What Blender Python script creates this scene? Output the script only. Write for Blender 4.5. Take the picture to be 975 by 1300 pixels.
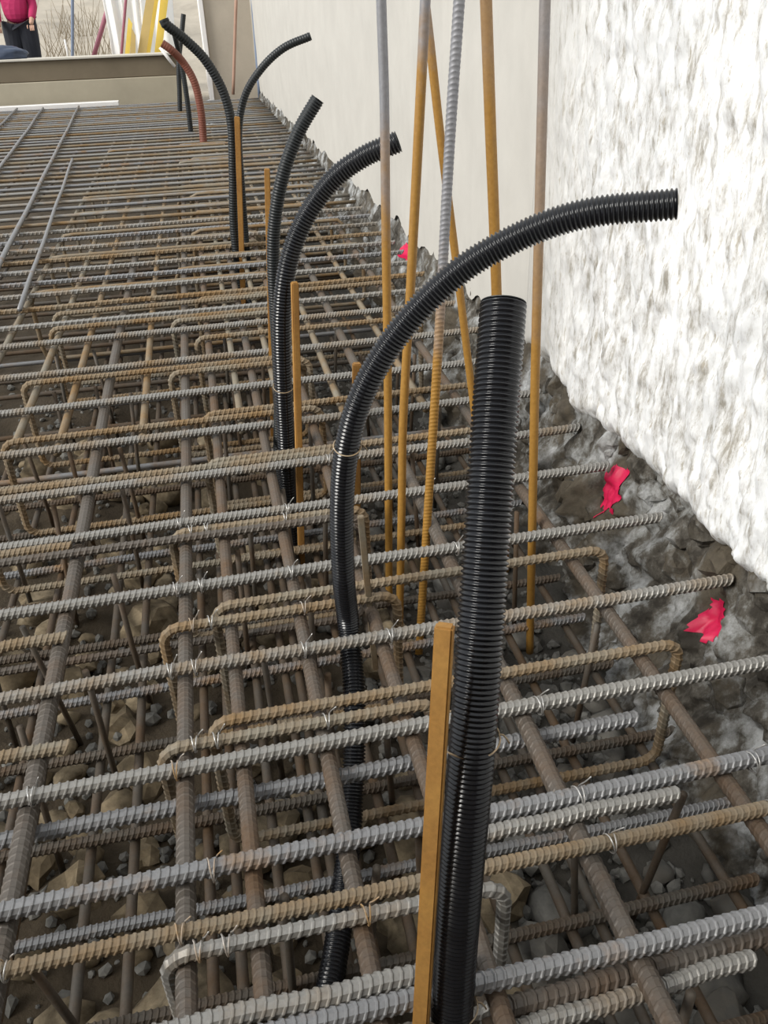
import bpy, bmesh, math, random
import numpy as np
from mathutils import Vector, Matrix, noise

for o in list(bpy.data.objects): bpy.data.objects.remove(o)
scene = bpy.context.scene
COL = scene.collection
random.seed(7)
rng = np.random.default_rng(7)

# ------------------------------------------------------------------ camera
# measured from the vanishing points of the mat: X across, Y along the wall, Z up; top mat is z = 0
FPX = 1050.0
_V = np.array([230 - 487.5, 650 - 20, -FPX]); _u = 6410.0
_X = np.array([_u, 650 - (20 - .036 * (_u + 257.5)), -FPX])
_Y = _V / np.linalg.norm(_V); _X = _X / np.linalg.norm(_X)
_X = _X - _Y * _X.dot(_Y); _X /= np.linalg.norm(_X); _Z = np.cross(_X, _Y)
MW = np.array([_X, _Y, _Z]); CP = np.array([0, 0, 1.0])
cd = bpy.data.cameras.new('camera'); cam = bpy.data.objects.new('camera', cd); COL.objects.link(cam)
cd.sensor_fit = 'AUTO'; cd.sensor_width = 36; cd.lens = FPX / 1300 * 36; cd.clip_start = .02; cd.clip_end = 300
mm = Matrix([[*MW[0], 0], [*MW[1], 0], [*MW[2], 1], [0, 0, 0, 1]]); cam.matrix_world = mm
scene.camera = cam

# ------------------------------------------------------------------ light
w = bpy.data.worlds.new('overcast_sky'); scene.world = w; w.use_nodes = True
bg = w.node_tree.nodes['Background']; bg.inputs[0].default_value = (.93, .965, 1.0, 1); bg.inputs[1].default_value = .85
sl = bpy.data.lights.new('hazy_sun', 'SUN'); sun = bpy.data.objects.new('hazy_sun', sl); COL.objects.link(sun)
sl.energy = 2.9; sl.angle = math.radians(26); sl.color = (1, .97, .91)
sun.rotation_euler = Vector((.76, .28, -.58)).to_track_quat('-Z', 'Y').to_euler()
vs = scene.view_settings
vs.view_transform = 'Standard'; vs.look = 'None'; vs.gamma = 1; vs.use_curve_mapping = False; vs.exposure = .36

# ------------------------------------------------------------------ measuring helpers
def ray(u, v): return MW @ np.array([u - 487.5, 650 - v, -FPX]) / FPX
def onz(u, v, z=0.): d = ray(u, v); return CP + d * (z - 1) / d[2]
def ony(u, v, y): d = ray(u, v); return CP + d * y / d[1]
def atd(u, v, t): return CP + ray(u, v) * t

# ------------------------------------------------------------------ materials
def new_mat(name):
    m = bpy.data.materials.new(name); m.use_nodes = True
    nt = m.node_tree; b = nt.nodes['Principled BSDF']
    return m, nt, b
def N(nt, t, **k):
    n = nt.nodes.new(t)
    for a, v in k.items(): setattr(n, a, v)
    return n
def noise_node(nt, scale, detail=4, rough=.6, vec=None, stretch=None):
    n = N(nt, 'ShaderNodeTexNoise'); n.inputs['Scale'].default_value = scale
    n.inputs['Detail'].default_value = detail; n.inputs['Roughness'].default_value = rough
    if vec is None:
        g = N(nt, 'ShaderNodeNewGeometry'); vec = g.outputs['Position']
    if stretch:
        mp = N(nt, 'ShaderNodeMapping'); mp.inputs['Scale'].default_value = stretch
        nt.links.new(vec, mp.inputs[0]); vec = mp.outputs[0]
    nt.links.new(vec, n.inputs['Vector'])
    return n.outputs['Fac']
def ramp(nt, fac, stops):
    r = N(nt, 'ShaderNodeValToRGB'); e = r.color_ramp.elements
    while len(e) < len(stops): e.new(.5)
    for i, (p, c) in enumerate(stops): e[i].position = p; e[i].color = (*c, 1)
    nt.links.new(fac, r.inputs[0]); return r.outputs[0]
def mix(nt, fac, a, b):
    m = N(nt, 'ShaderNodeMix', data_type='RGBA')
    for s, v in ((0, fac), (6, a), (7, b)):
        if hasattr(v, 'is_linked') or hasattr(v, 'links'): nt.links.new(v, m.inputs[s])
        else: m.inputs[s].default_value = v if s == 0 else (*v, 1)
    return m.outputs[2]
def bump(nt, b, h, strength=.4, dist=.002):
    n = N(nt, 'ShaderNodeBump'); n.inputs['Strength'].default_value = strength; n.inputs['Distance'].default_value = dist
    nt.links.new(h, n.inputs['Height']); nt.links.new(n.outputs[0], b.inputs['Normal'])

def steel(name, clean, rust, lo, hi, metal=.35, rough=.5):
    """grey steel with patches of rust; lo/hi: noise band over which rust takes over"""
    m, nt, b = new_mat(name)
    oi = N(nt, 'ShaderNodeObjectInfo')
    f = noise_node(nt, 9, 5, .65)
    ad = N(nt, 'ShaderNodeMath', operation='MULTIPLY_ADD'); ad.inputs[1].default_value = .22
    nt.links.new(oi.outputs['Random'], ad.inputs[0]); nt.links.new(f, ad.inputs[2])
    k = ramp(nt, ad.outputs[0], [(lo, (0, 0, 0)), (hi, (1, 1, 1))])
    fine = noise_node(nt, 160, 3, .6)
    c1 = mix(nt, fine, tuple(c * .72 for c in clean), tuple(min(1, c * 1.2) for c in clean))
    c2 = mix(nt, fine, tuple(c * .6 for c in rust), tuple(min(1, c * 1.3) for c in rust))
    nt.links.new(mix(nt, k, c1, c2), b.inputs['Base Color'])
    inv = ramp(nt, k, [(0, (metal,) * 3), (1, (0.02,) * 3)]); nt.links.new(inv, b.inputs['Metallic'])
    rr = ramp(nt, k, [(0, (rough,) * 3), (1, (.8,) * 3)]); nt.links.new(rr, b.inputs['Roughness'])
    bump(nt, b, fine, .35, .0012)
    return m
GREY = steel('bar_steel_grey', (.275, .265, .245), (.21, .14, .07), .62, .90, .4, .42)
RUST = steel('bar_steel_rusty', (.215, .19, .145), (.205, .125, .052), .45, .82, .12, .6)
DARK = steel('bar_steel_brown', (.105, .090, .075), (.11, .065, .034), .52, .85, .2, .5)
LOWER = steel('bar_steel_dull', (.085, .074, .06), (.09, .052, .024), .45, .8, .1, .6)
BLUE = steel('bar_steel_bluish', (.225, .225, .228), (.24, .14, .06), .60, .84, .35, .45)
ORANGE = steel('stake_rust_orange', (.40, .21, .050), (.29, .135, .030), .45, .85, .0, .7)
WIRE = steel('tie_wire_steel', (.55, .54, .52), (.35, .22, .10), .62, .8, .7, .35)

def starter_mat(name, z0, soft=.12):
    """bar whose upper length is clean bluish steel and lower length orange with rust"""
    m, nt, b = new_mat(name)
    g = N(nt, 'ShaderNodeNewGeometry'); s = N(nt, 'ShaderNodeSeparateXYZ'); nt.links.new(g.outputs['Position'], s.inputs[0])
    n1 = noise_node(nt, 14, 4, .6)
    a = N(nt, 'ShaderNodeMath', operation='MULTIPLY_ADD'); a.inputs[1].default_value = .35
    nt.links.new(n1, a.inputs[0]); nt.links.new(s.outputs[2], a.inputs[2])
    mr = N(nt, 'ShaderNodeMapRange'); mr.inputs[1].default_value = z0 - soft + .175; mr.inputs[2].default_value = z0 + soft + .17
    nt.links.new(a.outputs[0], mr.inputs[0])
    fine = noise_node(nt, 120, 3, .6)
    lo = mix(nt, fine, (.24, .115, .018), (.42, .225, .045)); hi = mix(nt, fine, (.21, .21, .22), (.33, .33, .35))
    nt.links.new(mix(nt, mr.outputs[0], lo, hi), b.inputs['Base Color'])
    nt.links.new(ramp(nt, mr.outputs[0], [(0, (.0,) * 3), (1, (.35,) * 3)]), b.inputs['Metallic'])
    b.inputs['Roughness'].default_value = .55
    bump(nt, b, fine, .3, .001)
    return m

def plastic(name, col, rough=.35):
    m, nt, b = new_mat(name)
    f = noise_node(nt, 30, 4, .6)
    nt.links.new(mix(nt, f, tuple(c * .8 for c in col), tuple(c * 1.5 + .004 for c in col)), b.inputs['Base Color'])
    nt.links.new(ramp(nt, f, [(.3, (rough,) * 3), (.8, (rough + .10,) * 3)]), b.inputs['Roughness']); b.inputs['Specular IOR Level'].default_value = .42
    return m
BLACKP = plastic('conduit_black_plastic', (.0045, .005, .0068), .16)
BLACKF = plastic('conduit_charcoal_plastic', (.009, .011, .012), .40)
REDP = plastic('conduit_red_brown_plastic', (.145, .046, .028), .5)
INNER = plastic('conduit_inside_dark', (.006, .006, .006), .7)

def simple(name, col, var=.25, scale=12, rough=.85, bstr=.3, bdist=.004):
    m, nt, b = new_mat(name)
    f = noise_node(nt, scale, 6, .65)
    nt.links.new(mix(nt, f, tuple(c * (1 - var) for c in col), tuple(min(1, c * (1 + var)) for c in col)), b.inputs['Base Color'])
    b.inputs['Roughness'].default_value = rough
    bump(nt, b, f, bstr, bdist)
    return m

def wall_rough_mat():
    m, nt, b = new_mat('wall_white_shotcrete')
    f1 = noise_node(nt, 26, 8, .75, stretch=(1, 1.5, .32)); f2 = noise_node(nt, 60, 6, .7, stretch=(1, 1.5, .4))
    c = ramp(nt, f1, [(.36, (.36, .335, .29)), (.45, (.68, .675, .66)), (.53, (.87, .88, .885))])
    k = ramp(nt, f2, [(.58, (0, 0, 0)), (.68, (1, 1, 1))])
    c = mix(nt, k, c, (.46, .42, .35))
    f3 = noise_node(nt, 3.1, 5, .6); k3 = ramp(nt, f3, [(.62, (0, 0, 0)), (.72, (1, 1, 1))])
    c = mix(nt, k3, c, mix(nt, f2, (.30, .265, .21), (.72, .68, .60)))
    g = N(nt, 'ShaderNodeNewGeometry'); sx = N(nt, 'ShaderNodeSeparateXYZ'); nt.links.new(g.outputs['Position'], sx.inputs[0])
    ya = N(nt, 'ShaderNodeMath', operation='MULTIPLY_ADD'); ya.inputs[1].default_value = .7; nt.links.new(f1, ya.inputs[0]); nt.links.new(sx.outputs[1], ya.inputs[2])
    mr = N(nt, 'ShaderNodeMapRange'); mr.inputs[1].default_value = 2.25; mr.inputs[2].default_value = 2.80; nt.links.new(ya.outputs[0], mr.inputs[0])
    c = mix(nt, mr.outputs[0], c, (.50, .48, .44))
    nt.links.new(c, b.inputs['Base Color']); b.inputs['Roughness'].default_value = .75
    bump(nt, b, f2, .6, .006)
    return m
WALLR = wall_rough_mat()
WALLS = simple('wall_cream_plaster', (.49, .47, .43), .12, 5, .85, .25, .006)

def rock_mat():
    m, nt, b = new_mat('foundation_rubble')
    f1 = noise_node(nt, 11, 8, .7, stretch=(1, 1, .6)); f2 = noise_node(nt, 60, 5, .6); f3 = noise_node(nt, 4.5, 5, .6)
    c = ramp(nt, f1, [(.40, (.030, .025, .018)), (.48, (.085, .076, .062)), (.54, (.20, .20, .19)), (.64, (.38, .385, .385))])
    k = ramp(nt, f3, [(.50, (0, 0, 0)), (.60, (1, 1, 1))])
    c2 = mix(nt, f2, (.030, .023, .014), (.11, .09, .062))
    c = mix(nt, k, c, c2)
    nt.links.new(c, b.inputs['Base Color']); b.inputs['Roughness'].default_value = .85
    bump(nt, b, f2, .7, .006)
    return m
ROCK = rock_mat()
def soil_mat():
    m, nt, b = new_mat('pit_soil')
    f1 = noise_node(nt, 10, 8, .7); f2 = noise_node(nt, 90, 4, .6)
    g = N(nt, 'ShaderNodeNewGeometry'); s = N(nt, 'ShaderNodeSeparateXYZ'); nt.links.new(g.outputs['Position'], s.inputs[0])
    mr = N(nt, 'ShaderNodeMapRange'); mr.inputs[1].default_value = .1; mr.inputs[2].default_value = .55
    nt.links.new(s.outputs[0], mr.inputs[0])
    brown = mix(nt, f1, (.025, .018, .010), (.085, .062, .036)); grey = mix(nt, f1, (.026, .023, .018), (.10, .093, .08))
    nt.links.new(mix(nt, mr.outputs[0], brown, grey), b.inputs['Base Color']); b.inputs['Roughness'].default_value = .95
    bump(nt, b, f2, .8, .006)
    return m
SOIL = soil_mat()
def stone_mat(name, a, c):
    m, nt, b = new_mat(name)
    oi = N(nt, 'ShaderNodeObjectInfo'); f = noise_node(nt, 22, 6, .65)
    k = mix(nt, oi.outputs['Random'], a, c)
    nt.links.new(mix(nt, ramp(nt, f, [(.35, (0,) * 3), (.65, (1,) * 3)]), tuple(x * .45 for x in a), k), b.inputs['Base Color'])
    b.inputs['Roughness'].default_value = .9; bump(nt, b, f, .5, .006)
    return m
STONE = stone_mat('stone_tan', (.22, .165, .095), (.36, .29, .19))
STONEG = stone_mat('stone_grey', (.23, .225, .205), (.13, .11, .085))

# ------------------------------------------------------------------ object helpers
def link(name, me, mat=None, parent=None):
    o = bpy.data.objects.new(name, me); COL.objects.link(o)
    if mat is not None and me is not None and not me.materials: me.materials.append(mat)
    if parent is not None: o.parent = parent
    return o
def tag(o, label=None, cat=None, group=None, kind=None):
    if label: o['label'] = label
    if cat: o['category'] = cat
    if group: o['group'] = group
    if kind: o['kind'] = kind
    return o
def mesh_np(name, V, F, smooth=False):
    me = bpy.data.meshes.new(name); me.from_pydata([tuple(v) for v in V], [], F); me.update()
    if smooth: me.polygons.foreach_set('use_smooth', [True] * len(me.polygons))
    return me
def catmull(pts, step):
    P = [np.array(p, float) for p in pts]
    if len(P) < 3:
        n = max(2, int(np.linalg.norm(P[1] - P[0]) / step) + 1)
        return np.array([P[0] + (P[1] - P[0]) * t for t in np.linspace(0, 1, n)])
    Q = [2 * P[0] - P[1]] + P + [2 * P[-1] - P[-2]]; out = []
    for i in range(1, len(Q) - 2):
        for t in np.linspace(0, 1, 24, endpoint=False):
            a, b, c, d = Q[i - 1], Q[i], Q[i + 1], Q[i + 2]
            out.append(.5 * (2 * b + (c - a) * t + (2 * a - 5 * b + 4 * c - d) * t * t + (3 * b - a - 3 * c + d) * t ** 3))
    out.append(P[-1]); return resample(np.array(out), step)
def resample(P, step, closed=False):
    if closed: P = np.vstack([P, P[:1]])
    L = np.concatenate([[0], np.cumsum(np.linalg.norm(np.diff(P, axis=0), axis=1))])
    n = max(2, int(round(L[-1] / step)) + 1); s = np.linspace(0, L[-1], n)
    R = np.stack([np.interp(s, L, P[:, k]) for k in range(3)], 1)
    return R[:-1] if closed else R
def frames(P, closed=False):
    T = np.gradient(P, axis=0) if not closed else (np.roll(P, -1, 0) - np.roll(P, 1, 0))
    T /= np.linalg.norm(T, axis=1)[:, None] + 1e-12
    n = np.array([0, 0, 1.]) if abs(T[0][2]) < .9 else np.array([0, 1., 0])
    A = []; 
    for t in T:
        n = n - t * n.dot(t); n /= np.linalg.norm(n) + 1e-12; A.append(n.copy())
    A = np.array(A); B = np.cross(T, A); return T, A, B
def sweep(name, P, R, sides, slant=None, caps=True, closed=False, smooth=True):
    """tube along P with ring radii R; slant shifts each ring's angle-wise along the tangent (oblique ribs)"""
    T, A, B = frames(P, closed); n = len(P)
    th = np.linspace(0, 2 * math.pi, sides, endpoint=False); c, s = np.cos(th), np.sin(th)
    R = np.broadcast_to(np.asarray(R, float), (n,))
    V = P[:, None, :] + R[:, None, None] * (c[None, :, None] * A[:, None, :] + s[None, :, None] * B[:, None, :])
    if slant: V = V + T[:, None, :] * (slant * c)[None, :, None]
    V = V.reshape(-1, 3); F = []
    m = n if closed else n - 1
    for i in range(m):
        a = i * sides; b = ((i + 1) % n) * sides
        for j in range(sides):
            k = (j + 1) % sides; F.append((a + j, a + k, b + k, b + j))
    if caps and not closed:
        F.append(tuple(range(sides - 1, -1, -1))); F.append(tuple(range((n - 1) * sides, n * sides)))
    return mesh_np(name, V, F, smooth)
def ribbed(name, P, r, pitch, sides=10, closed=False, h=.12, smooth=False):
    """reinforcing bar with oblique ribs: four rings a pitch"""
    P = np.asarray(P, float)
    if closed: P = np.vstack([P, P[:1]])
    L = np.concatenate([[0], np.cumsum(np.linalg.norm(np.diff(P, axis=0), axis=1))])
    k = max(2, int(L[-1] / pitch)); ph = np.array([.0, .56, .70, .86])
    s = ((np.arange(k)[:, None] + ph[None, :]).ravel()) / k * L[-1]
    R = np.tile([r * .97, r * .97, r * (1 + h), r * (1 + h)], k)
    if not closed: s = np.append(s, L[-1]); R = np.append(R, r)
    Q = np.stack([np.interp(s, L, P[:, c]) for c in range(3)], 1)
    return sweep(name, Q, R, sides, slant=r * .6, closed=closed, smooth=smooth)
def bow(P, amp, seed):
    P = np.asarray(P, float); n = 24
    t = np.linspace(0, 1, n)[:, None]; Q = P[0] + (P[-1] - P[0]) * t
    for i in range(n):
        a = noise.noise(Vector((seed * 3.1, i * .22, 0))); b = noise.noise(Vector((seed * 5.7, i * .22, 9)))
        d = P[-1] - P[0]; q = np.array([-d[1], d[0], 0]); q /= np.linalg.norm(q) + 1e-9
        Q[i] += q * a * amp + np.array([0, 0, 1]) * b * amp * .5
    return Q
_sd = [0]
def bar(name, P, r, mat, rib=True, pitch=None, sides=10, amp=.004, h=.12):
    _sd[0] += 1
    P = bow(P, amp, _sd[0]) if len(P) == 2 else np.asarray(P, float)
    if rib: me = ribbed(name, P, r, pitch or r * 1.0, sides, False, h)
    else: me = sweep(name, resample(P, .25), r, sides)
    return link(name, me, mat)

# ------------------------------------------------------------------ setting: pit floor, foundation, walls
GZ = -.42
def fb(x, y, z, oct=4): return noise.fractal(Vector((x, y, z)), 1.0, 2.1, oct)
def ground_h(x, y): return GZ + .035 * fb(x * 3.1, y * 3.1, 1.7) + .012 * fb(x * 14, y * 14, 5.2, 3)
def found_x(y, z):
    """face of the rough foundation under the wall: X as a function of Y and Z"""
    t = (z - .05) / -.5
    base = .955 + .28 * max(0, -t) - .13 * max(0, t) - .03 * max(0, t) ** 2
    n = .060 * fb(y * 3.4, z * 4.2, 3.3, 5) + .085 * abs(fb(y * 7, z * 5.5, 8.1, 4)) + .030 * abs(fb(y * 22, z * 16, 2.2, 4)) - .03
    return base - n * min(1, .35 + abs(t) * 1.3)
def hit_found(u, v):
    d = ray(u, v); t = .3
    for _ in range(5000):
        p = CP + d * t
        if p[0] >= found_x(p[1], p[2]): return p
        t += .002
def grid_mesh(name, us, vs_, fn, smooth=True):
    V = [fn(u, v) for u in us for v in vs_]; m = len(vs_)
    F = [(i * m + j, (i + 1) * m + j, (i + 1) * m + j + 1, i * m + j + 1) for i in range(len(us) - 1) for j in range(m - 1)]
    return mesh_np(name, V, F, smooth)
xs = np.concatenate([np.linspace(-4.2, -1.6, 22, endpoint=False), np.linspace(-1.6, 1.05, 96)])
ys = np.concatenate([np.linspace(-.6, 4.6, 170, endpoint=False), np.linspace(4.6, 13.6, 60)])
floor = link('floor', grid_mesh('floor', ys, xs, lambda y, x: (x, y, ground_h(x, y))), SOIL); tag(floor, kind='structure')
ys = np.concatenate([np.linspace(-.5, 3.2, 480, endpoint=False), np.linspace(3.2, 13.4, 220)])
zs = np.linspace(.22, -.50, 96)
fo = link('wall_right_foundation', grid_mesh('foundation', ys, zs, lambda y, z: (found_x(y, z), y, z), True), ROCK)
tag(fo, kind='structure')
def chunk_mesh(i):
    bm = bmesh.new(); bmesh.ops.create_icosphere(bm, subdivisions=2, radius=1)
    for v in bm.verts:
        k = 1 + .42 * noise.noise(v.co * 1.2 + Vector((i * 5.3, 3, 0))) + .2 * noise.noise(v.co * 3.1 + Vector((0, i * 2.9, 1)))
        v.co = v.co * k
    me = bpy.data.meshes.new('stone'); bm.to_mesh(me); bm.free(); me.materials.append(ROCK); return me
CH = [chunk_mesh(i) for i in range(6)]
PAINT = [hit_found(779, 622), hit_found(912, 784), hit_found(515, 321)]
for i in range(135):
    y = .55 + 2.6 * random.random() ** 1.2; z = .05 - .42 * random.random() ** 1.5; r = random.uniform(.018, .045)
    if any((y - p[1]) ** 2 + (z - p[2]) ** 2 < .095 ** 2 for p in PAINT): continue
    o = link('stone', CH[i % 6], None, fo); o.location = (found_x(y, z) + r * .25, y, z); o.scale = (r, r * random.uniform(.8, 1.3), r * random.uniform(.7, 1.2)); o.rotation_euler = (random.uniform(0, 6), random.uniform(0, 6), 0)
# rough white coat nearest the camera, hanging ragged over the foundation
WY = 2.42
def coat_edge(y): return .052 + .035 * fb(y * 4.5, .3, 7.7, 4) + .018 * fb(y * 17, .3, 1.1, 3)
def coat_x(y, z):
    drip = .014 * fb(y * 13, z * 4, 4.4, 4) + .020 * abs(fb(y * 30, z * 9, 6.1, 4)) + .010 * fb(y * 2.2, z * 1.6, .4, 3) + .012
    k = min(1, max(0, (WY - y) / .45)); return .943 - (drip + .018) * k
def rough_coat():
    us = np.linspace(-.5, WY, 440); ts = np.linspace(0, 1, 250) ** 1.25; H = 2.7; V = []; F = []; m = len(ts)
    for y in us:
        e = coat_edge(y)
        for t in ts:
            z = e + (H - e) * t
            x = coat_x(y, z) + .035 * max(0, 1 - (z - e) / .05) ** 2
            V.append((x, y, z))
    for i in range(len(us) - 1):
        for j in range(m - 1): F.append((i * m + j, i * m + j + 1, (i + 1) * m + j + 1, (i + 1) * m + j))
    # back face and edges give the coat its thickness
    n0 = len(V)
    for y in us:
        V.append((1.10, y, coat_edge(y) + .02)); V.append((1.10, y, H))
    for i in range(len(us) - 1):
        a = n0 + 2 * i
        F.append((i * m, (i + 1) * m, a + 2, a)); F.append((i * m + m - 1, a + 1, a + 3, (i + 1) * m + m - 1)); F.append((a, a + 2, a + 3, a + 1))
    for i in (0, len(us) - 1):
        a = n0 + 2 * i; F.append(tuple([i * m + j for j in range(m)] + [a + 1, a]))
    return mesh_np('rough_coat', V, F, True)
tag(link('wall_right_near', rough_coat(), WALLR), kind='structure')
def smooth_wall():
    us = np.concatenate([np.linspace(WY, 4.5, 90, endpoint=False), np.linspace(4.5, 13.7, 110)]); ts = np.linspace(0, 1, 46) ** 1.5
    return grid_mesh('smooth_wall', us, ts, lambda y, t: (lambda e: (.945 - .007 * fb(y * 3, t * 7, 2.2, 3) - .004 * fb(y * 18, t * 9, 5, 3), y, e + (3.2 - e) * t))(.055 + .05 * fb(y * 5, .2, 3.9, 4)))
tag(link('wall_right', smooth_wall(), WALLS), kind='structure')

def box(bm, x0, x1, y0, y1, z0, z1):
    v = [bm.verts.new((x, y, z)) for x in (x0, x1) for y in (y0, y1) for z in (z0, z1)]
    for f in ((0, 1, 3, 2), (4, 6, 7, 5), (0, 4, 5, 1), (2, 3, 7, 6), (0, 2, 6, 4), (1, 5, 7, 3)): bm.faces.new([v[i] for i in f])
def obox(name, dims, mat, parent=None, bev=.006, seg=1):
    bm = bmesh.new(); box(bm, *dims); bmesh.ops.recalc_face_normals(bm, faces=bm.faces)
    if bev: bmesh.ops.bevel(bm, geom=bm.edges[:], offset=bev, segments=seg, affect='EDGES')
    me = bpy.data.meshes.new(name); bm.to_mesh(me); bm.free(); return link(name, me, mat, parent)

# unseen earth wall behind the viewer, added to darken the foreground
SHADEW = simple('shade_wall_earth', (.16, .125, .085), .35, 2.5, .95, .5, .03)
tag(link('wall_unseen_shade', grid_mesh('wall_unseen_shade', np.linspace(-4.2, 1.1, 60), np.linspace(-.55, 2.6, 40), lambda x, z: (x, -.55 - .12 * (z + .5) + .09 * fb(x * 1.5, z * 1.5, 3.1), z)), SHADEW), kind='structure')
# far end: column wall, upstand beam, ground beyond
BEIGE = simple('column_beige_render', (.42, .37, .30), .22, 3, .9, .3, .01)
PALE = simple('trim_white_paint', (.72, .70, .68), .1, 6, .8)
bw = obox('wall_back', (.30, 1.12, 13.42, 13.9, -.5, 3.2), BEIGE, None, .02); tag(bw, kind='structure')
tr = obox('trim_1', (.245, .31, 13.36, 13.9, -.5, 3.2), PALE, None, .008); tag(tr, kind='structure')
BOARD1 = simple('beam_board_dark', (.15, .12, .08), .3, 2.5, .9); BOARD2 = simple('beam_board_light', (.36, .32, .24), .2, 2.5, .9)
BOARD3 = simple('beam_cap_pale', (.50, .47, .41), .15, 4, .9)
be = bpy.data.objects.new('upstand_beam', None); be.location = (-2, 13.3, 0); COL.objects.link(be)
tag(be, 'long beige upstand beam closing the far end of the mat', 'beam')
def child_world(o, p): o.parent = p; o.matrix_parent_inverse = Matrix.Translation(p.location).inverted(); return o
child_world(obox('upper_board', (-4.4, -.10, 13.24, 13.5, .30, .545), BOARD1, None, .008), be)
child_world(obox('lower_board', (-4.4, -.10, 13.22, 13.5, -.45, .297), BOARD2, None, .008), be)
child_world(obox('cap_board', (-4.4, -.10, 13.20, 13.54, .546, .575), BOARD3, None, .006), be)
tag(obox('edge_plank', (-4.4, -.98, 12.86, 13.02, -.02, .045), PALE, None, .006), 'pale white plank lying at the foot of the upstand beam', 'plank')
DIRT = simple('far_dirt', (.36, .32, .26), .55, 1.1, .95, .5, .03)
us = np.linspace(13.5, 40, 60); vs2 = np.linspace(-22, 8, 70)
bank = link('ground_far', grid_mesh('ground_far', us, vs2, lambda y, x: (x, y, -.05 + max(0, y - 16.5) * .20 + .16 * fb(x * .8, y * .8, 2) + .05 * fb(x * 3, y * 3, 4))), DIRT)
tag(bank, kind='structure')

# ------------------------------------------------------------------ stones bedded in the pit floor
def stone_mesh(i):
    bm = bmesh.new(); bmesh.ops.create_icosphere(bm, subdivisions=2, radius=1)
    sx, sy, sz = random.uniform(.8, 1.25), random.uniform(.7, 1.1), random.uniform(.55, .85)
    for v in bm.verts:
        k = 1 + .45 * noise.noise(v.co * 1.3 + Vector((i * 7.3, 0, 0))) + .20 * noise.noise(v.co * 3.0 + Vector((0, i * 3.9, 0)))
        v.co = Vector((v.co.x * sx * k, v.co.y * sy * k, v.co.z * sz * k))
    me = bpy.data.meshes.new('stone'); bm.to_mesh(me); bm.free()
    me.polygons.foreach_set('use_smooth', [i % 3 != 0] * len(me.polygons)); return me
SM = [stone_mesh(i) for i in range(9)]; SG = [m.copy() for m in SM]
for m in SM: m.materials.append(STONE)
for m in SG: m.materials.append(STONEG)
placed = []; cnt = 0; tries = 0
while cnt < 298 and tries < 6000:
    tries += 1
    y = .30 + 2.7 * random.random() ** 1.3; x = random.triangular(-.55 - .16 * y, .80, -.45) if random.random() < .62 else random.uniform(.22, .84)
    grey = x > .30 + random.uniform(-.2, .2)
    r = random.choice((.024, .032, .042, .054, .068)) * random.uniform(.8, 1.2) * (.85 if grey else 1.05)
    if any((x - a) ** 2 + (y - b) ** 2 < (.68 * (r + c)) ** 2 for a, b, c in placed): continue
    if x + r > found_x(y, -.4): continue
    placed.append((x, y, r)); cnt += 1
    o = link('stone', random.choice(SG if grey else SM), None, floor)
    o.location = (x, y, ground_h(x, y) + r * .22); o.scale = (r, r, r); o.rotation_euler = (random.uniform(-.5, .5), random.uniform(-.5, .5), random.uniform(0, 6.3))
# gravel too small to count
def gravel():
    bm = bmesh.new(); V = []; F = []
    bmesh.ops.create_icosphere(bm, subdivisions=1, radius=1); bv = [v.co.copy() for v in bm.verts]; bf = [[v.index for v in f.verts] for f in bm.faces]; bm.free()
    for _ in range(4600):
        y = .25 + 3.6 * random.random() ** 1.5; x = random.uniform(-.6 - .16 * y, .74) if random.random() < .6 else random.uniform(.2, .74); r = random.uniform(.005, .019)
        if x + .03 > found_x(y, -.41): continue
        rot = Matrix.Rotation(random.uniform(0, 6.3), 3, Vector((random.random(), random.random(), random.random() + .1)).normalized())
        b = len(V); z = ground_h(x, y) + r * .4; q = [random.uniform(.6, 1.2) for _ in range(3)]
        for c in bv:
            p = rot @ Vector((c.x * q[0], c.y * q[1], c.z * q[2])) * r * random.uniform(.85, 1.15); V.append((p.x + x, p.y + y, p.z + z))
        F += [[b + i for i in f] for f in bf]
    return mesh_np('gravel', V, F)
tag(link('gravel', gravel(), STONEG), 'loose grey-brown gravel strewn over the pit floor', 'gravel', None, 'stuff')

# ------------------------------------------------------------------ lower mat, seen through the upper one
R1 = .0115
k = 0
for y in np.arange(.36, 6.2, .19):
    yy = y + random.uniform(-.02, .02)
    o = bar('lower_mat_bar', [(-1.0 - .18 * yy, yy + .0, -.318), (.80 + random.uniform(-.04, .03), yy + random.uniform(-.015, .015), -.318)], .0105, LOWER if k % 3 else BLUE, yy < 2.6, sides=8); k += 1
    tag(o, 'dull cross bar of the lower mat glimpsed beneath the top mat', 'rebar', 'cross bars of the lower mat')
for x in (-1.55, -1.3, -1.05, -.82, -.66, -.55, -.47, -.40, -.30, -.215, -.15, -.09, -.03, .02, .07, .135, .19, .26, .33, .42, .50, .61, .74):
    dx = random.uniform(-.03, .03)
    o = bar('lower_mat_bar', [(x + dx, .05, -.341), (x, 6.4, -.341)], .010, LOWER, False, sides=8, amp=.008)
    tag(o, 'dull lengthwise bar of the lower mat running along the pit floor', 'rebar', 'lengthwise bars of the lower mat')

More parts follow.
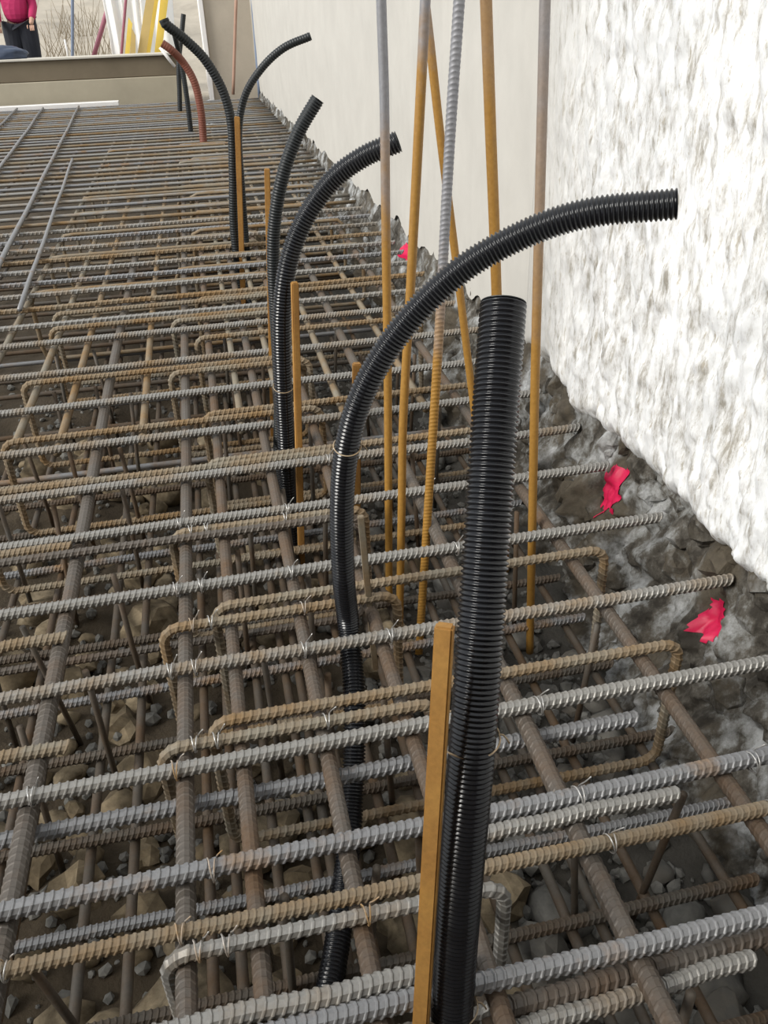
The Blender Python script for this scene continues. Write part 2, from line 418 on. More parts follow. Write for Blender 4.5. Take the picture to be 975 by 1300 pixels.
# ------------------------------------------------------------------ lengthwise bars just under the top cross bars
longs = [(-.38, -.385, .0155, DARK, 'thick brown lengthwise bar, leftmost of those under the near cross bars'),
         (-.141, -.142, .0140, DARK, 'thick grey-brown lengthwise bar beside the bent stirrup ends left of the stakes'),
         (-.052, -.058, .0125, DARK, 'lengthwise bar second to the right of the bent stirrup ends'),
         (.083, .073, .0130, DARK, 'lengthwise bar running just left of the bent black conduit'),
         (.225, .215, .0130, DARK, 'lengthwise bar passing between the bent conduit and the upright conduit'),
         (.415, .440, .0150, DARK, 'thick dark lengthwise bar emerging right of the upright conduit'),
         (.665, .710, .0135, DARK, 'dark lengthwise bar nearest the rubble foundation')]
for x0, x1, r, m, lab in longs:
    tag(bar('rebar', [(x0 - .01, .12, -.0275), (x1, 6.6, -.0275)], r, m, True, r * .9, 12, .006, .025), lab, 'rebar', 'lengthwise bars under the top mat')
for x in (-.80, -.62, -.50, -.27, .02, .14, .32, .56):
    tag(bar('rebar', [(x, 2.2, -.028), (x + .01, 13.0, -.028)], .012, RUST, False, sides=6, amp=.01), 'thin lengthwise bar running away under the far cross bars', 'rebar', 'thin far lengthwise bars')
for x in (-2.6, -2.2, -1.8, -1.4, -1.1, -.38, -.145, -.06, .07, .215, .44, .71):
    tag(bar('rebar', [(x, 6.62 if x > -.4 else 2.5, -.028), (x, 13.0, -.028)], .012, DARK, False, sides=6, amp=.01), 'distant lengthwise bar in the hazy far part of the mat', 'rebar', 'distant lengthwise bars')

# ------------------------------------------------------------------ top cross bars, front to back
def yof(a, b): return .5 * (onz(*a)[1] + onz(*b)[1])
cross = [ # y, right end X, radius, material, label
    (.520, .86, .0120, BLUE, 'nearest rust-tipped ribbed cross bar, lowest at the right edge'),
    (.668, .84, .0100, RUST, 'thin brownish cross bar second from the front, tied to the upright conduit'),
    (.752, .88, .0125, BLUE, 'thick ribbed cross bar with orange rust flecks, third from the front'),
    (.942, .90, .0120, GREY, 'silvery sharply ribbed cross bar passing just below the tie on the stake'),
    (1.176, .926, .0115, GREY, 'grey ribbed cross bar ending yellowish beside the lower pink paint mark'),
    (1.426, .905, .0115, GREY, 'grey ribbed cross bar that passes in front of the tall starter bars'),
    (1.683, .896, .0110, GREY, 'bright cross bar whose cut end meets the upper pink paint mark'),
    (1.908, .915, .0110, GREY, 'pale cross bar at the foot of the middle pair of conduits'),
    (2.165, .90, .0110, GREY, 'pale cross bar just behind the foot of the middle conduits'),
    (2.462, .89, .0110, GREY, 'pale cross bar two rows behind the foot of the middle conduits'),
    (2.760, .90, .0110, GREY, 'pale cross bar level with the foot of the short thin stake'),
    (3.085, .90, .0110, GREY, 'pale bluish cross bar just above the row of left bent stirrup corners')]
for y, xr, r, m, lab in cross:
    tag(bar('rebar', [(-.95 - .22 * y, y - .004, 0), (xr, y + .006, 0)], r, m, True, r * 1.0, 10), lab, 'rebar', 'top cross bars')
# extra bars lapped at the front right
tag(bar('rebar', [(.20, .486, -.052), (.55, .503, -.052)], .011, GREY, True), 'short pale ribbed bar end under the nearest cross bar', 'rebar', 'lapped short bars')
tag(bar('rebar', [(-.30, .552, 0), (.19, .549, 0)], .0125, GREY, True), 'ribbed bar stopping behind the foot of the orange stake', 'rebar', 'lapped short bars')
tag(bar('rebar', [(.22, .512, -.054), (.82, .540, -.056)], .0135, DARK, True), 'dark bar shaded under the nearest cross bar at right', 'rebar', 'lapped short bars')
tag(bar('rebar', [(.20, .727, -.004), (.56, .727, -.004)], .011, GREY, True), 'short ribbed bar lapped against the rust-flecked cross bar', 'rebar', 'lapped short bars')
tag(bar('rebar', [(-.9, .914, -.056), (.60, .925, -.056)], .0125, BLUE, True), 'bluish bar shaded under the silvery cross bar', 'rebar', 'lapped short bars')
tag(bar('rebar', [(-.9, 1.040, -.006), (-.338, 1.040, -.006)], .011, RUST, True), 'short bar end left of the thick brown lengthwise bar, lower of three', 'rebar', 'lapped short bars')
tag(bar('rebar', [(-.9, 1.318, 0), (-.372, 1.322, 0)], .011, RUST, True), 'short bar end left of the thick brown lengthwise bar, middle of three', 'rebar', 'lapped short bars')
tag(bar('rebar', [(-.9, 1.655, -.002), (-.40, 1.655, -.002)], .0105, RUST, True), 'short bar end left of the thick brown lengthwise bar, upper of three', 'rebar', 'lapped short bars')
tag(bar('rebar', [(-.95, 1.960, 0), (-.38, 1.955, 0)], .0105, RUST, True), 'short rusty bar end at the left edge behind the bright cross bar', 'rebar', 'lapped short bars')
# far cross bars
nth = ['first', 'second', 'third', 'fourth', 'fifth', 'sixth', 'seventh', 'eighth', 'ninth', 'tenth', 'eleventh', 'twelfth']
CROSSY = [c[0] for c in cross]; y = 3.30; i = 0
while y < 12.8:
    CROSSY.append(y)
    near = y < 5.2
    m = (GREY, RUST, GREY, BLUE)[i % 4]
    xl = -.75 - .24 * y
    o = bar('rebar', [(xl, y - .01, 0), (.89, y + .01, 0)], .011, m, near, .022, 6, .006)
    tag(o, nth[i] + ' cross bar counted beyond the bluish one above the left stirrup corners' if near else 'hazy far cross bar near the upstand beam', 'rebar', 'middle distance cross bars' if near else 'far cross bars')
    y += .215 + random.uniform(-.03, .03); i += 1
# bars lying on top at the far left
for a, b, lab in (((0, 337), (100, 135), 'long bluish bar laid over the far mat, rightmost to reach the beam'),
                  ((-40, 268), (55, 137), 'long bluish bar laid over the far mat, middle of those reaching the beam'),
                  ((-60, 218), (22, 138), 'bluish bar laid over the far mat at the left edge'),
                  ((25, 393), (92, 202), 'shorter thin bluish bar laid over the mat, nearest of the far left bars')):
    p, q = onz(*a, .024), onz(*b, .024); d = (q - p); 
    if 'long' in lab: p = p - d * .10
    tag(bar('rebar', [p, q], .0125 if 'thin' not in lab else .010, BLUE, False, sides=8, amp=.012), lab, 'rebar', 'bars laid over the far mat')

# ------------------------------------------------------------------ stirrups: closed rectangles standing across the mat
def stirrup_path(x0, x1, z0, z1, y, r=.034, lean=0.):
    pts = []
    for cx, cz, a0 in ((x1 - r, z1 - r, 90), (x1 - r, z0 + r, 0), (x0 + r, z0 + r, -90), (x0 + r, z1 - r, -180)):
        for k in range(7):
            a = math.radians(a0 - 15 * k)
            z = cz + r * math.sin(a); pts.append((cx + r * math.cos(a), y + lean * (z1 - z), z))
    return np.array(pts)
st = [(.640, 1, GREY), (.990, 1, RUST), (1.030, 2, RUST), (1.300, 1, RUST), (1.345, 2, RUST), (1.645, 1, RUST), (1.618, 0, DARK),
      (1.975, 2, RUST), (1.950, 0, RUST), (2.245, 0, RUST), (2.285, 2, RUST), (2.650, 1, RUST), (2.690, 0, RUST), (2.97, 2, RUST), (3.20, 1, RUST), (3.24, 0, RUST), (3.43, 0, RUST), (3.46, 2, RUST)]
spans = {0: (-.655, .250), 1: (-.183, .268), 2: (-.10, .735)}
what = {0: 'wide stirrup bent down at its far left corner', 1: 'stirrup with bent corners beside the stake line', 2: 'stirrup bent down close to the rubble foundation'}
ords = ['nearest', 'second nearest', 'third nearest', 'fourth nearest', 'fifth nearest', 'sixth nearest', 'seventh nearest', 'eighth nearest']; cn = {0: 0, 1: 0, 2: 0}
for y, t, m in st:
    x0, x1 = spans[t]; x0 += random.uniform(-.012, .012)
    P = stirrup_path(x0, x1, -.300 - .004 * t, .000 if t != 1 else -.001, y, .034, random.uniform(-.02, .02))
    o = link('stirrup', ribbed('stirrup', P, .0098, .014, 8, True), m)
    tag(o, ('rusty ' if m is RUST else 'grey ' if m is GREY else 'brown ') + what[t] + ', ' + ords[cn[t]] + ' of them', 'stirrup', 'stirrups in the near half of the mat'); cn[t] += 1
y = 3.72; i = 0
while y < 8.5:
    x0, x1 = spans[i % 3]
    if i % 3 == 0: x0 = -.80
    for cy in CROSSY + [4.285, 4.36, 8.45]:
        if abs(y - cy) < .036: y = cy + .040
    P = resample(stirrup_path(x0, x1, -.30, .0, y, .034), .05, True)
    tag(link('stirrup', sweep('stirrup', P, .010, 6, closed=True), RUST), 'rusty stirrup standing among the distant cross bars', 'stirrup', 'distant stirrups')
    y += .155 + random.uniform(-.02, .02); i += 1
# thin upright spacer bars between the two mats
for i in range(64):
    y = .42 + (i // 8) * .37 + random.uniform(-.12, .12); x = (-.60, -.33, -.02, .11, .19, .46, .62, -.46)[i % 8] + random.uniform(-.03, .03)
    a = np.array([x + random.uniform(-.03, .03), y + random.uniform(-.05, .05), ground_h(x, y) - .02]); b = np.array([x, y, -.044])
    tag(bar('upright_spacer', [a, b], .0065, LOWER, False, sides=8, amp=.004), 'thin dull upright bar standing between the lower and upper mat', 'rebar', 'upright spacers between the mats')

# ------------------------------------------------------------------ tie wires at crossings
def tie(x, y, r, seed):
    random.seed(seed); pts = []
    for k in range(2):
        for a in np.linspace(0, 2 * math.pi, 13)[:-1]:
            pts.append((x + (-.006 + .012 * a / 6.28) * (1 if k else -1) + k * .003, y + (r + .0022) * math.cos(a + 1.2), (r + .0022) * math.sin(a + 1.2)))
    e = pts[-1]; pts += [(e[0] + .004, e[1] - .006, r + .008), (e[0] + .010, e[1] - .010, r + .016 + random.uniform(0, .01))]
    me = sweep('tie_wire', catmull(pts, .005), .0011, 5)
    tag(link('tie_wire', me, WIRE), 'thin steel wire tie twisted round a crossing of bars', 'wire', 'wire ties at the bar crossings')
sd = 100
for y, xr, r, m, lab in cross[:8]:
    for x in (-.38, -.165, -.125, .078, .22, .43, .69):
        sd += 1
        if random.Random(sd).random() < .55: tie(x + random.Random(sd + 7).uniform(-.012, .012), y, r * 1.13, sd)
for y in (.640, .990, 1.300, 1.645):
    for x in (-.135, -.10, .08):
        sd += 1; tie(x, y, .0112, sd)
random.seed(21)

# ------------------------------------------------------------------ conduits
def conduit(name, pts, r, mat, label, pitch=.006, sides=20, depth=.13, group='conduits standing out of the mat', open_end=True):
    P = catmull(pts, pitch / 4); n = len(P)
    ph = np.arange(n) % 4; R = np.where((ph == 0) | (ph == 1), r, r * (1 - depth))
    o = bpy.data.objects.new(name, None); COL.objects.link(o); tag(o, label, 'conduit', group)
    sleeve = link('corrugated_sleeve', sweep('corrugated_sleeve', P, R, sides, caps=False), mat, o)
    # cut end: rim and hollow inside
    T, A, B = frames(P); t = T[-1]; Q = np.array([P[-1] + t * .0005, P[-1] + t * .0015, P[-1] + t * .0015, P[-1] + t * .0005, P[-1] - t * r * 1.2])
    rr = [r * .97, r * .97, r * .84, r * .80, r * .80]
    th = np.linspace(0, 2 * math.pi, sides, endpoint=False); V = []; F = []
    for q, k in zip(Q, rr):
        for a in th: V.append(q + k * (math.cos(a) * A[-1] + math.sin(a) * B[-1]))
    for i in range(4):
        for j in range(sides): F.append((i * sides + j, i * sides + (j + 1) % sides, (i + 1) * sides + (j + 1) % sides, (i + 1) * sides + j))
    F.append(tuple(range(4 * sides, 5 * sides)))
    e = link('cut_end', mesh_np('cut_end', V, F, False), mat if r > .03 else BLACKF if mat is not REDP else REDP, sleeve)
    return o, P
# upright one in front
big, bigP = conduit('corrugated_conduit', [(.135, .40, -.40), (.150, .47, -.12), atd(574, 1290, .985), atd(584, 1130, .93), atd(600, 940, .885), atd(614, 740, .875), atd(626, 560, .875), atd(639, 386, .885)], .0252, BLACKP,
        'thick black corrugated conduit standing upright in front, tied to an orange stake', .0056, 28, .10)
c2, c2P = conduit('corrugated_conduit', [onz(408, 1300, -.30), onz(430, 1185, -.285), onz(446, 1030, -.235), onz(450, 900, -.12), ony(443, 800, 1.245), ony(436, 730, 1.24), ony(434, 640, 1.235), ony(442, 560, 1.23), ony(466, 487, 1.225), ony(512, 415, 1.22), ony(580, 347, 1.21), ony(660, 300, 1.19), ony(745, 271, 1.15), ony(858, 259, 1.10)], .0215, BLACKP,
        'black corrugated conduit arching over to the right towards the white wall', .0066, 22, .14)
c3, c3P = conduit('corrugated_conduit', [(.115, 2.03, -.36), (.118, 2.045, -.12), ony(363, 560, 2.05), ony(359, 480, 2.05), ony(358, 400, 2.05), ony(366, 335, 2.05), ony(386, 280, 2.05), ony(420, 231, 2.05), ony(460, 200, 2.04), ony(505, 180, 2.02)], .0245, BLACKP,
        'black corrugated conduit of the middle pair, bowing right in front of the starter bar', .008, 18, .12)
c4, c4P = conduit('corrugated_conduit', [(.100, 2.15, -.34), (.108, 2.15, -.1), ony(355, 500, 2.155), ony(351, 420, 2.155), ony(347, 340, 2.155), ony(349, 280, 2.155), ony(360, 220, 2.155), ony(379, 168, 2.16), ony(403, 126, 2.16)], .0170, BLACKF,
        'slimmer black conduit of the middle pair, leaning right beside the cream wall', .007, 14, .10)
c5, _ = conduit('corrugated_conduit', [(.12, 4.28, -.36), ony(298, 300, 4.285), ony(296, 220, 4.285), ony(294, 160, 4.285), ony(284, 118, 4.285), ony(262, 78, 4.28), ony(237, 52, 4.27), ony(212, 32, 4.25), ony(208, 25, 4.25)], .0220, BLACKF,
        'dark conduit of the far pair bending left towards the yellow boards', .012, 12, .08)
c6, _ = conduit('corrugated_conduit', [(.16, 4.36, -.36), ony(312, 305, 4.36), ony(307, 240, 4.36), ony(303, 170, 4.36), ony(311, 122, 4.36), ony(332, 87, 4.36), ony(360, 61, 4.35), ony(394, 46, 4.33)], .0180, BLACKF,
        'dark slim conduit of the far pair bending right in front of the cream wall', .012, 12, .08)
c7, _ = conduit('corrugated_conduit', [ony(260, 215, 8.4), ony(258, 175, 8.45), ony(255, 140, 8.45), ony(247, 105, 8.45), ony(233, 80, 8.45), ony(218, 64, 8.4), ony(206, 55, 8.4)], .034, REDP,
        'red-brown conduit arching left in the far distance', .02, 12, .05)
conduit('corrugated_conduit', [ony(245, 195, 9.3), ony(241, 155, 9.3), ony(236, 115, 9.3), ony(229, 75, 9.3), ony(222, 45, 9.2)], .026, BLACKF, 'thin dark conduit standing behind the red-brown conduit', .02, 10, .05)
conduit('corrugated_conduit', [ony(229, 160, 11.5), ony(228, 120, 11.5), ony(227, 80, 11.5), ony(231, 40, 11.5), ony(233, 18, 11.5)], .030, BLACKF, 'farthest thin dark conduit in front of the beam end', .02, 10, .05)

# ------------------------------------------------------------------ stakes
def stake(P0, P1, wx, wy, label):
    P0, P1 = np.array(P0, float), np.array(P1, float); d = P1 - P0; L = np.linalg.norm(d); bm = bmesh.new()
    box(bm, -wx, wx, -wy, wy, 0, L); bmesh.ops.recalc_face_normals(bm, faces=bm.faces)
    bmesh.ops.bevel(bm, geom=bm.edges[:], offset=min(wx, wy) * .28, segments=2, affect='EDGES')
    me = bpy.data.meshes.new('stake'); bm.to_mesh(me); bm.free()
    o = link('stake', me, ORANGE if wx > .0065 else RUST); o.location = P0; o.rotation_euler = Vector(d).to_track_quat('Z', 'Y').to_euler()
    tag(o, label, 'stake', 'rusty orange stakes holding the conduits'); return o
bt = atd(566, 793, .80); bb = atd(538, 1290, .955); bd = (bt - bb)
stake(bb - bd * .62 + np.array([-.004, 0, 0]), bt + np.array([-.001, 0, 0]), .0092, .0075, 'rusty orange stake wired to the thick upright conduit in front')
stake(ony(374, 575, 2.0) + np.array([-.012, -.01, -.36]), ony(374, 358, 2.0), .0085, .0085, 'rusty stake right against the middle pair of conduits')
stake(ony(341, 435, 2.75) + np.array([-.02, 0, -.36]), ony(339, 214, 2.75), .0085, .0085, 'thin tan stake standing alone left of the middle pair of conduits')
stake(ony(304, 318, 4.24) + np.array([-.02, 0, -.36]), ony(301, 148, 4.24), .0125, .0125, 'yellowish stake between the far pair of conduits')
stake(ony(449, 520, 2.18) + np.array([-.01, 0, -.36]), ony(453, 461, 2.18), .012, .012, 'short stub of stake just behind the arching conduit')
stake(ony(463, 700, 1.30) + np.array([.01, 0, -.30]), ony(458, 655, 1.30), .006, .006, 'short rusty stub hugging the right side of the arching conduit')

# wire ties round conduit and stake
def loop_tie(center, rad, stretch, dirx, label, wr=.0011):
    pts = []
    for a in np.linspace(0, 2 * math.pi, 25):
        p = np.array(center) + np.array(dirx) * math.cos(a) * rad * stretch + np.array([0, 1, .35]) * math.sin(a) * rad
        pts.append(p)
    pts.append(pts[-1] + np.array([.006, -.002, -.004])); pts.append(pts[-1] + np.array([.004, -.003, -.008]))
    tag(link('tie_wire', sweep('tie_wire', catmull(pts, .006), wr, 6), steel_tie), label, 'wire', 'ties on the conduits')
steel_tie = steel('conduit_tie_wire', (.42, .34, .24), (.36, .24, .12), .5, .8, .2, .6)
dx = np.array(MW @ np.array([1, 0.02, 0]))
loop_tie(atd(592, 932, .885), .0268, 1.32, dx, 'brown wire tie binding stake and upright conduit at mid height')
loop_tie(atd(567, 1272, .985), .0268, 1.36, dx, 'brown wire tie binding stake and upright conduit near its foot')
loop_tie(ony(441, 566, 1.23), .0225, 1.03, np.array([1, 0, 0]), 'thin bright tie round the bend of the arching conduit')
loop_tie(ony(360, 490, 2.05), .0262, 1.03, np.array([1, 0, 0]), 'thin bright tie round the middle pair conduit')

# ------------------------------------------------------------------ tall starter bars
def starter(pix, y, r, mat, label, rib=False, top=.5):
    P = [ony(u, v, y) for u, v in pix]
    d0 = P[0] - P[1]; d0 = d0 / d0[2]; P = [P[0] + d0 * top] + P
    d1 = P[-1] - P[-2]; d1 = d1 / -d1[2]; zl = P[-1][2]; P = P + [P[-1] + d1 * (zl + .40)]
    Q = catmull(P, .02)
    me = ribbed('starter_bar', Q, r, .009, 12, False, .02, True) if rib else sweep('starter_bar', Q, r, 12)
    tag(link('starter_bar', me, mat), label, 'rebar', 'tall starter bars')
starter([(484, 0), (488, 130), (490, 300), (492, 450), (493, 600)], 1.76, .0098, starter_mat('starter_steel_a', .72), 'tall starter bar standing leftmost, crossed by the middle conduit tip')
starter([(540, 0), (534, 120), (522, 350), (512, 530), (510, 640)], 1.62, .0096, starter_mat('starter_steel_b', .96, .08), 'tall starter bar, second from the left, meeting the leaning bar at its top')
starter([(536, -30), (546, 55), (560, 180), (580, 340), (597, 480)], 2.05, .0105, starter_mat('starter_steel_c', 1.0), 'rusty starter bar leaning down to the right behind its neighbours')
starter([(583, 0), (571, 180), (557, 430), (545, 620)], 1.56, .0100, starter_mat('starter_steel_d', .48), 'tall starter bar with bluish twisted top, third from the left', True)
starter([(617, 0), (623, 170), (629, 330), (636, 560)], 1.85, .0125, starter_mat('starter_steel_e', 1.25, .5), 'smooth brownish starter bar rising directly behind the upright conduit')
starter([(692, 0), (686, 230), (680, 450), (676, 650)], 1.50, .0095, starter_mat('starter_steel_f', .74, .35), 'tall starter bar nearest the white wall, rightmost of all')

# ------------------------------------------------------------------ pink paint marks on the rubble foundation
m, nt, b = new_mat('paint_pink'); PINK = m
f = noise_node(nt, 40, 4, .6); nt.links.new(mix(nt, f, (.42, .004, .04), (.75, .015, .10)), b.inputs['Base Color']); b.inputs['Roughness'].default_value = .5
def paint(u, v, ry, rz, tilt, label, seed):
    """a coat of paint on the faces of the rubble inside a ragged outline"""
    c = hit_found(u, v); me = fo.data; V = []; F = []; idx = {}
    for p in me.polygons:
        q = p.center; y, z = q.y - c[1], q.z - c[2]
        if abs(y) > .3 or abs(z) > .3: continue
        a = y * math.cos(tilt) + z * math.sin(tilt); b2 = -y * math.sin(tilt) + z * math.cos(tilt)
        if (a / ry) ** 2 + (b2 / rz) ** 2 > 1 + 1.1 * noise.noise(Vector((q.y * 45, q.z * 45, seed))): continue
        f = []
        for vi in p.vertices:
            if vi not in idx:
                w_ = me.vertices[vi]; n = w_.normal if w_.normal.x < 0 else -w_.normal
                idx[vi] = len(V); V.append(tuple(w_.co + n * .0025))
            f.append(idx[vi])
        F.append(tuple(f))
    tag(link('paint_mark', mesh_np('paint_mark', V, F, True), PINK), label, 'paint mark', 'pink spray paint marks')
paint(779, 622, .050, .062, .45, 'pink paint mark at the end of the bright cross bar', 1.1)
paint(912, 784, .036, .042, -.3, 'pink paint mark on the rubble near the right edge', 4.3)
paint(515, 321, .08, .035, 0, 'small distant pink paint mark beside the tall starter bars', 8.7)

# ------------------------------------------------------------------ beyond the beam
def P15(u, v, y=15.): return ony(u, v, y)
WHITE = simple('sheet_white', (.88, .88, .86), .05, 3, .7); YEL = simple('board_yellow', (.85, .62, .12), .2, 4, .6); YEL2 = simple('board_ochre', (.58, .42, .16), .2, 4, .7)
PURP = simple('prop_red_paint', (.30, .10, .14), .2, 8, .6); POLE = simple('pole_bluish', (.16, .20, .28), .2, 8, .5)
def slab(name, quad, y, th, mat, label, cat, group=None):
    q = [ony(u, v, y) for u, v in quad]; n = len(q)
    V = [(p[0], p[1], p[2]) for p in q] + [(p[0], p[1] + th, p[2]) for p in q]
    F = [tuple(range(n)), tuple(range(2 * n - 1, n - 1, -1))] + [(i, i + n, (i + 1) % n + n, (i + 1) % n) for i in range(n)]
    o = link(name, mesh_np(name, V, F), mat); tag(o, label, cat, group); return o
def sheet(u0, u1, y, label, seed):
    a, b2 = ony(u0, 90, y), ony(u1, 90, y); V = []; nx, nz = 18, 14
    for i in range(nx + 1):
        for j in range(nz + 1):
            t = i / nx; z = -.02 + 2.3 * j / nz
            V.append((a[0] + (b2[0] - a[0]) * t + .10 * (j / nz) + .02 * math.sin(z * 3 + seed), y + .035 * math.sin(t * 9 + seed + z * .6) + .008 * math.sin(t * 21), z))
    F = [(i * (nz + 1) + j, (i + 1) * (nz + 1) + j, (i + 1) * (nz + 1) + j + 1, i * (nz + 1) + j + 1) for i in range(nx) for j in range(nz)]
    o = link('plastic_sheet', mesh_np('plastic_sheet', V, F, True), WHITE)
    s = o.modifiers.new('thickness', 'SOLIDIFY'); s.thickness = .01
    tag(o, label, 'sheet', 'white sheets beyond the beam')
sheet(143, 163, 15.4, 'white hanging sheet left of the yellow boards', 0)
sheet(160, 186, 15.9, 'white hanging sheet behind the yellow boards', 2)
sheet(186, 226, 16.3, 'white hanging sheet right of the yellow boards', 4)
for q, mt, yy, lab in (([(172, 85), (183, 85), (198, -12), (187, -12)], YEL2, 15.0, 'ochre board leaning among white sheets, leftmost of the tall boards'),
                   ([(183, 85), (188, 85), (203, -12), (197, -12)], YEL, 15.1, 'yellow narrow board leaning in the middle of the tall boards'),
                   ([(194, 85), (203, 85), (215, -12), (205, -12)], YEL, 15.2, 'bright yellow board leaning rightmost beside the dark conduit'),
                   ([(157, 85), (163, 85), (168, 30), (163, 22)], YEL, 15.05, 'short yellow board standing between the white sheets'),
                   ([(164, 85), (172, 85), (172, 45), (167, 35)], YEL2, 14.95, 'short ochre offcut leaning below the tall yellow boards')):
    slab('board', q, yy, .03, mt, lab, 'board', 'yellow boards beyond the beam')
def pole(u0, v0, u1, v1, y, r, mat, label, cat='pole'):
    P = resample(np.array([ony(u0, v0, y), ony(u1, v1, y)]), .2); tag(link('pole', sweep('pole', P, r, 10), mat), label, cat)
pole(92, 110, 92, -20, 14.6, .022, POLE, 'thin bluish upright pole standing beyond the beam')
pole(118, 75, 140, 0, 15.5, .035, PURP, 'reddish stick leaning right beyond the beam')
pole(152, 95, 161, -15, 15.2, .022, PURP, 'purple-red thin prop in front of the white sheets')
pole(82, 50, 89, 85, 14.5, .015, PALE, 'short pale stick leaning against the bluish pole')
pole(203, 60, 222, 85, 13.18, .022, PALE, 'short pale brace at the right end of the beam')
pole(296, 120, 300, -10, 13.2, .022, simple('rod_brown', (.36, .22, .16), .2, 8, .7), 'brown rod standing against the beige column wall')
pole(330, 125, 320, -10, 13.1, .026, POLE, 'dark drain pipe in the corner of the cream wall', 'pipe')
# blue bundle resting on the beam
def lump(name, c, s, mat, seed, label, cat):
    bm = bmesh.new(); bmesh.ops.create_icosphere(bm, subdivisions=4, radius=1)
    for v in bm.verts:
        k = 1 + .22 * noise.noise(v.co * 1.6 + Vector((seed, 0, 0))) + .07 * noise.noise(v.co * 5 + Vector((0, seed, 0)))
        z = v.co.z * k; z = max(z, -.55)
        v.co = Vector((v.co.x * k * s[0], v.co.y * k * s[1], (z + .55) * s[2]))
    me = bpy.data.meshes.new(name); bm.to_mesh(me); bm.free(); me.polygons.foreach_set('use_smooth', [True] * len(me.polygons))
    o = link(name, me, mat); o.location = c; tag(o, label, cat)
lump('tarp_bundle', (-2.42, 13.38, .575), (.34, .12, .10), simple('tarp_blue', (.035, .05, .085), .4, 9, .4), 3.3, 'dark blue bundle slumped on the beam below the worker', 'tarp')
# dry brush on the bank
BR = simple('brush_twigs', (.34, .28, .20), .3, 8, .9)
for i, (u, y) in enumerate(((60, 18.5), (108, 17.0), (125, 18.2), (100, 20.5), (35, 21.0))):
    V = []; F = []; c = ony(u, 60, y); c[2] = -.05 + max(0, y - 16.5) * .20
    for k in range(26):
        p = np.array([c[0] + random.gauss(0, .28), y + random.gauss(0, .2), c[2] - .05]); q = p + np.array([random.gauss(0, .22), random.gauss(0, .2), random.uniform(.3, 1.0)])
        b0 = len(V); s = .010
        for e, ww in ((p, s), (q, s * .4)):
            for a in (0, 2.1, 4.2): V.append((e[0] + ww * math.cos(a), e[1] + ww * math.sin(a), e[2]))
        F += [(b0, b0 + 1, b0 + 4, b0 + 3), (b0 + 1, b0 + 2, b0 + 5, b0 + 4), (b0 + 2, b0, b0 + 3, b0 + 5)]
    tag(link('dry_shrub', mesh_np('dry_shrub', V, F), BR), 'dry leafless shrub on the dirt bank beyond the beam', 'shrub', 'dry shrubs on the bank')

# worker beyond the beam: stands sideways, only hips and thighs in view
def skin(name, verts, edges, radii, mat, parent=None, root=0):
    me = bpy.data.meshes.new(name); me.from_pydata(verts, edges, []); me.update()
    o = link(name, me, mat, parent); o.modifiers.new('skin', 'SKIN')
    if not me.skin_vertices: me.attributes
    for i, r in enumerate(radii):
        me.skin_vertices[0].data[i].radius = (r, r) if not isinstance(r, tuple) else r
        me.skin_vertices[0].data[i].use_root = i == root
    s = o.modifiers.new('smooth', 'SUBSURF'); s.levels = 2; s.render_levels = 2
    me.polygons.foreach_set('use_smooth', [True] * len(me.polygons)); return o
SKIN = simple('person_skin', (.45, .27, .19), .1, 10, .6, .1); JACK = simple('person_jacket_magenta', (.38, .012, .085), .25, 9, .8); TROU = simple('person_trousers_dark', (.010, .012, .020), .3, 9, .85)
HAIR = simple('person_hair', (.02, .015, .01), .3, 30, .7); SHOE = simple('person_boots', (.05, .04, .03), .2, 9, .7); CLOTH = simple('person_cloth_white', (.65, .70, .74), .1, 9, .8)
per = bpy.data.objects.new('person', None); COL.objects.link(per); per.location = (-2.36, 15.0, .04)
tag(per, 'person in a magenta jacket and dark trousers standing beyond the beam', 'person')
bv = [(0, 0, 1.02), (0, 0, 1.18), (0, .01, 1.38), (0, .0, 1.50), (0, -.02, 1.56), (0, -.04, 1.66), (0, -.04, 1.76),
      (.20, 0, 1.42), (.26, -.04, 1.15), (.22, -.22, .98), (.21, -.28, .92), (-.20, 0, 1.42), (-.27, -.03, 1.15), (-.25, -.18, .95), (-.25, -.24, .90),
      (.10, 0, .95), (.11, -.05, .52), (.10, .02, .10), (.10, -.12, .05), (-.10, 0, .95), (-.13, -.02, .52), (-.15, .05, .10), (-.15, -.09, .05)]
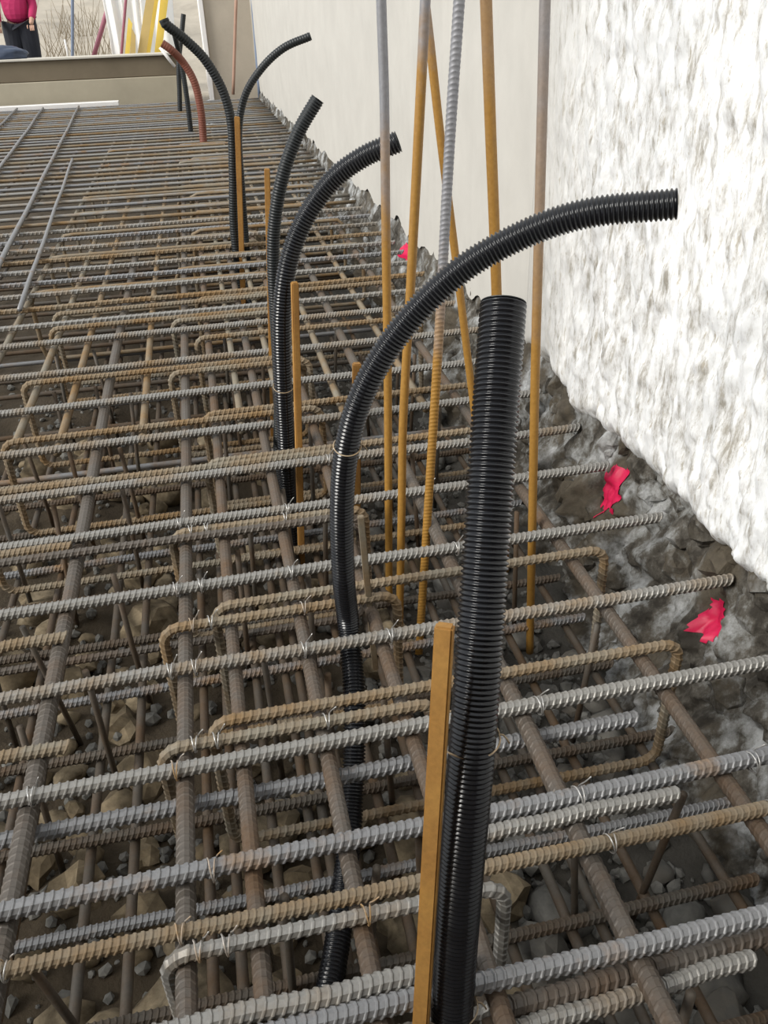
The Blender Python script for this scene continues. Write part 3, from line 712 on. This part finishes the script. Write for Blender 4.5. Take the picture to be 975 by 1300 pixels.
be_ = [(0, 1), (1, 2), (2, 3), (3, 4), (4, 5), (5, 6), (2, 7), (7, 8), (8, 9), (9, 10), (2, 11), (11, 12), (12, 13), (13, 14), (0, 15), (15, 16), (16, 17), (17, 18), (0, 19), (19, 20), (20, 21), (21, 22)]
br = [.10, .09, .11, .065, .06, .10, .075, .06, .045, .035, .03, .06, .045, .035, .03, .085, .06, .042, .04, .085, .06, .042, .04]
skin('body', bv, be_, br, SKIN, per)
skin('jacket', [(0, 0, .90), bv[1], (0, .01, 1.36), bv[3], bv[7], bv[8], bv[9], bv[11], bv[12], bv[13]], [(0, 1), (1, 2), (2, 3), (2, 4), (4, 5), (5, 6), (2, 7), (7, 8), (8, 9)], [.205, .20, .18, .08, .085, .065, .05, .085, .065, .05], JACK, per)
skin('trousers', [(0, 0, 1.10), (.10, 0, .90), bv[16], bv[17], (-.10, 0, .90), bv[20], bv[21]], [(0, 1), (1, 2), (2, 3), (0, 4), (4, 5), (5, 6)], [.185, .17, .13, .085, .17, .13, .085], TROU, per)
for s in (17, 21): skin('boot', [bv[s], bv[s + 1]], [(0, 1)], [.055, .05], SHOE, per)
skin('hair', [(0, -.01, 1.68), (0, -.02, 1.78)], [(0, 1)], [.10, .085], HAIR, per)
def fingers(c, sgn):
    for k in range(5):
        a = np.array(c) + np.array([(k - 2) * .016 * (1 if k else 1.6), -.02, -.01]); b2 = a + np.array([0, -.035, -.035 if k else -.01]); c2_ = b2 + np.array([0, -.01, -.035])
        skin('finger', [tuple(a), tuple(b2), tuple(c2_)], [(0, 1), (1, 2)], [.010, .009, .007], SKIN, per)
fingers(bv[10], 1); fingers(bv[14], -1)
skin('nose', [(0, -.135, 1.69), (0, -.15, 1.665)], [(0, 1)], [.012, .014], SKIN, per)
for sx in (-.035, .035):
    skin('eye', [(sx, -.128, 1.71), (sx, -.130, 1.709)], [(0, 1)], [.010, .010], HAIR, per)
lump('cloth_bag', (-2.68, 14.62, .86), (.09, .07, .16), CLOTH, 6.1, 'white cloth bag held at the left side of the person', 'bag')
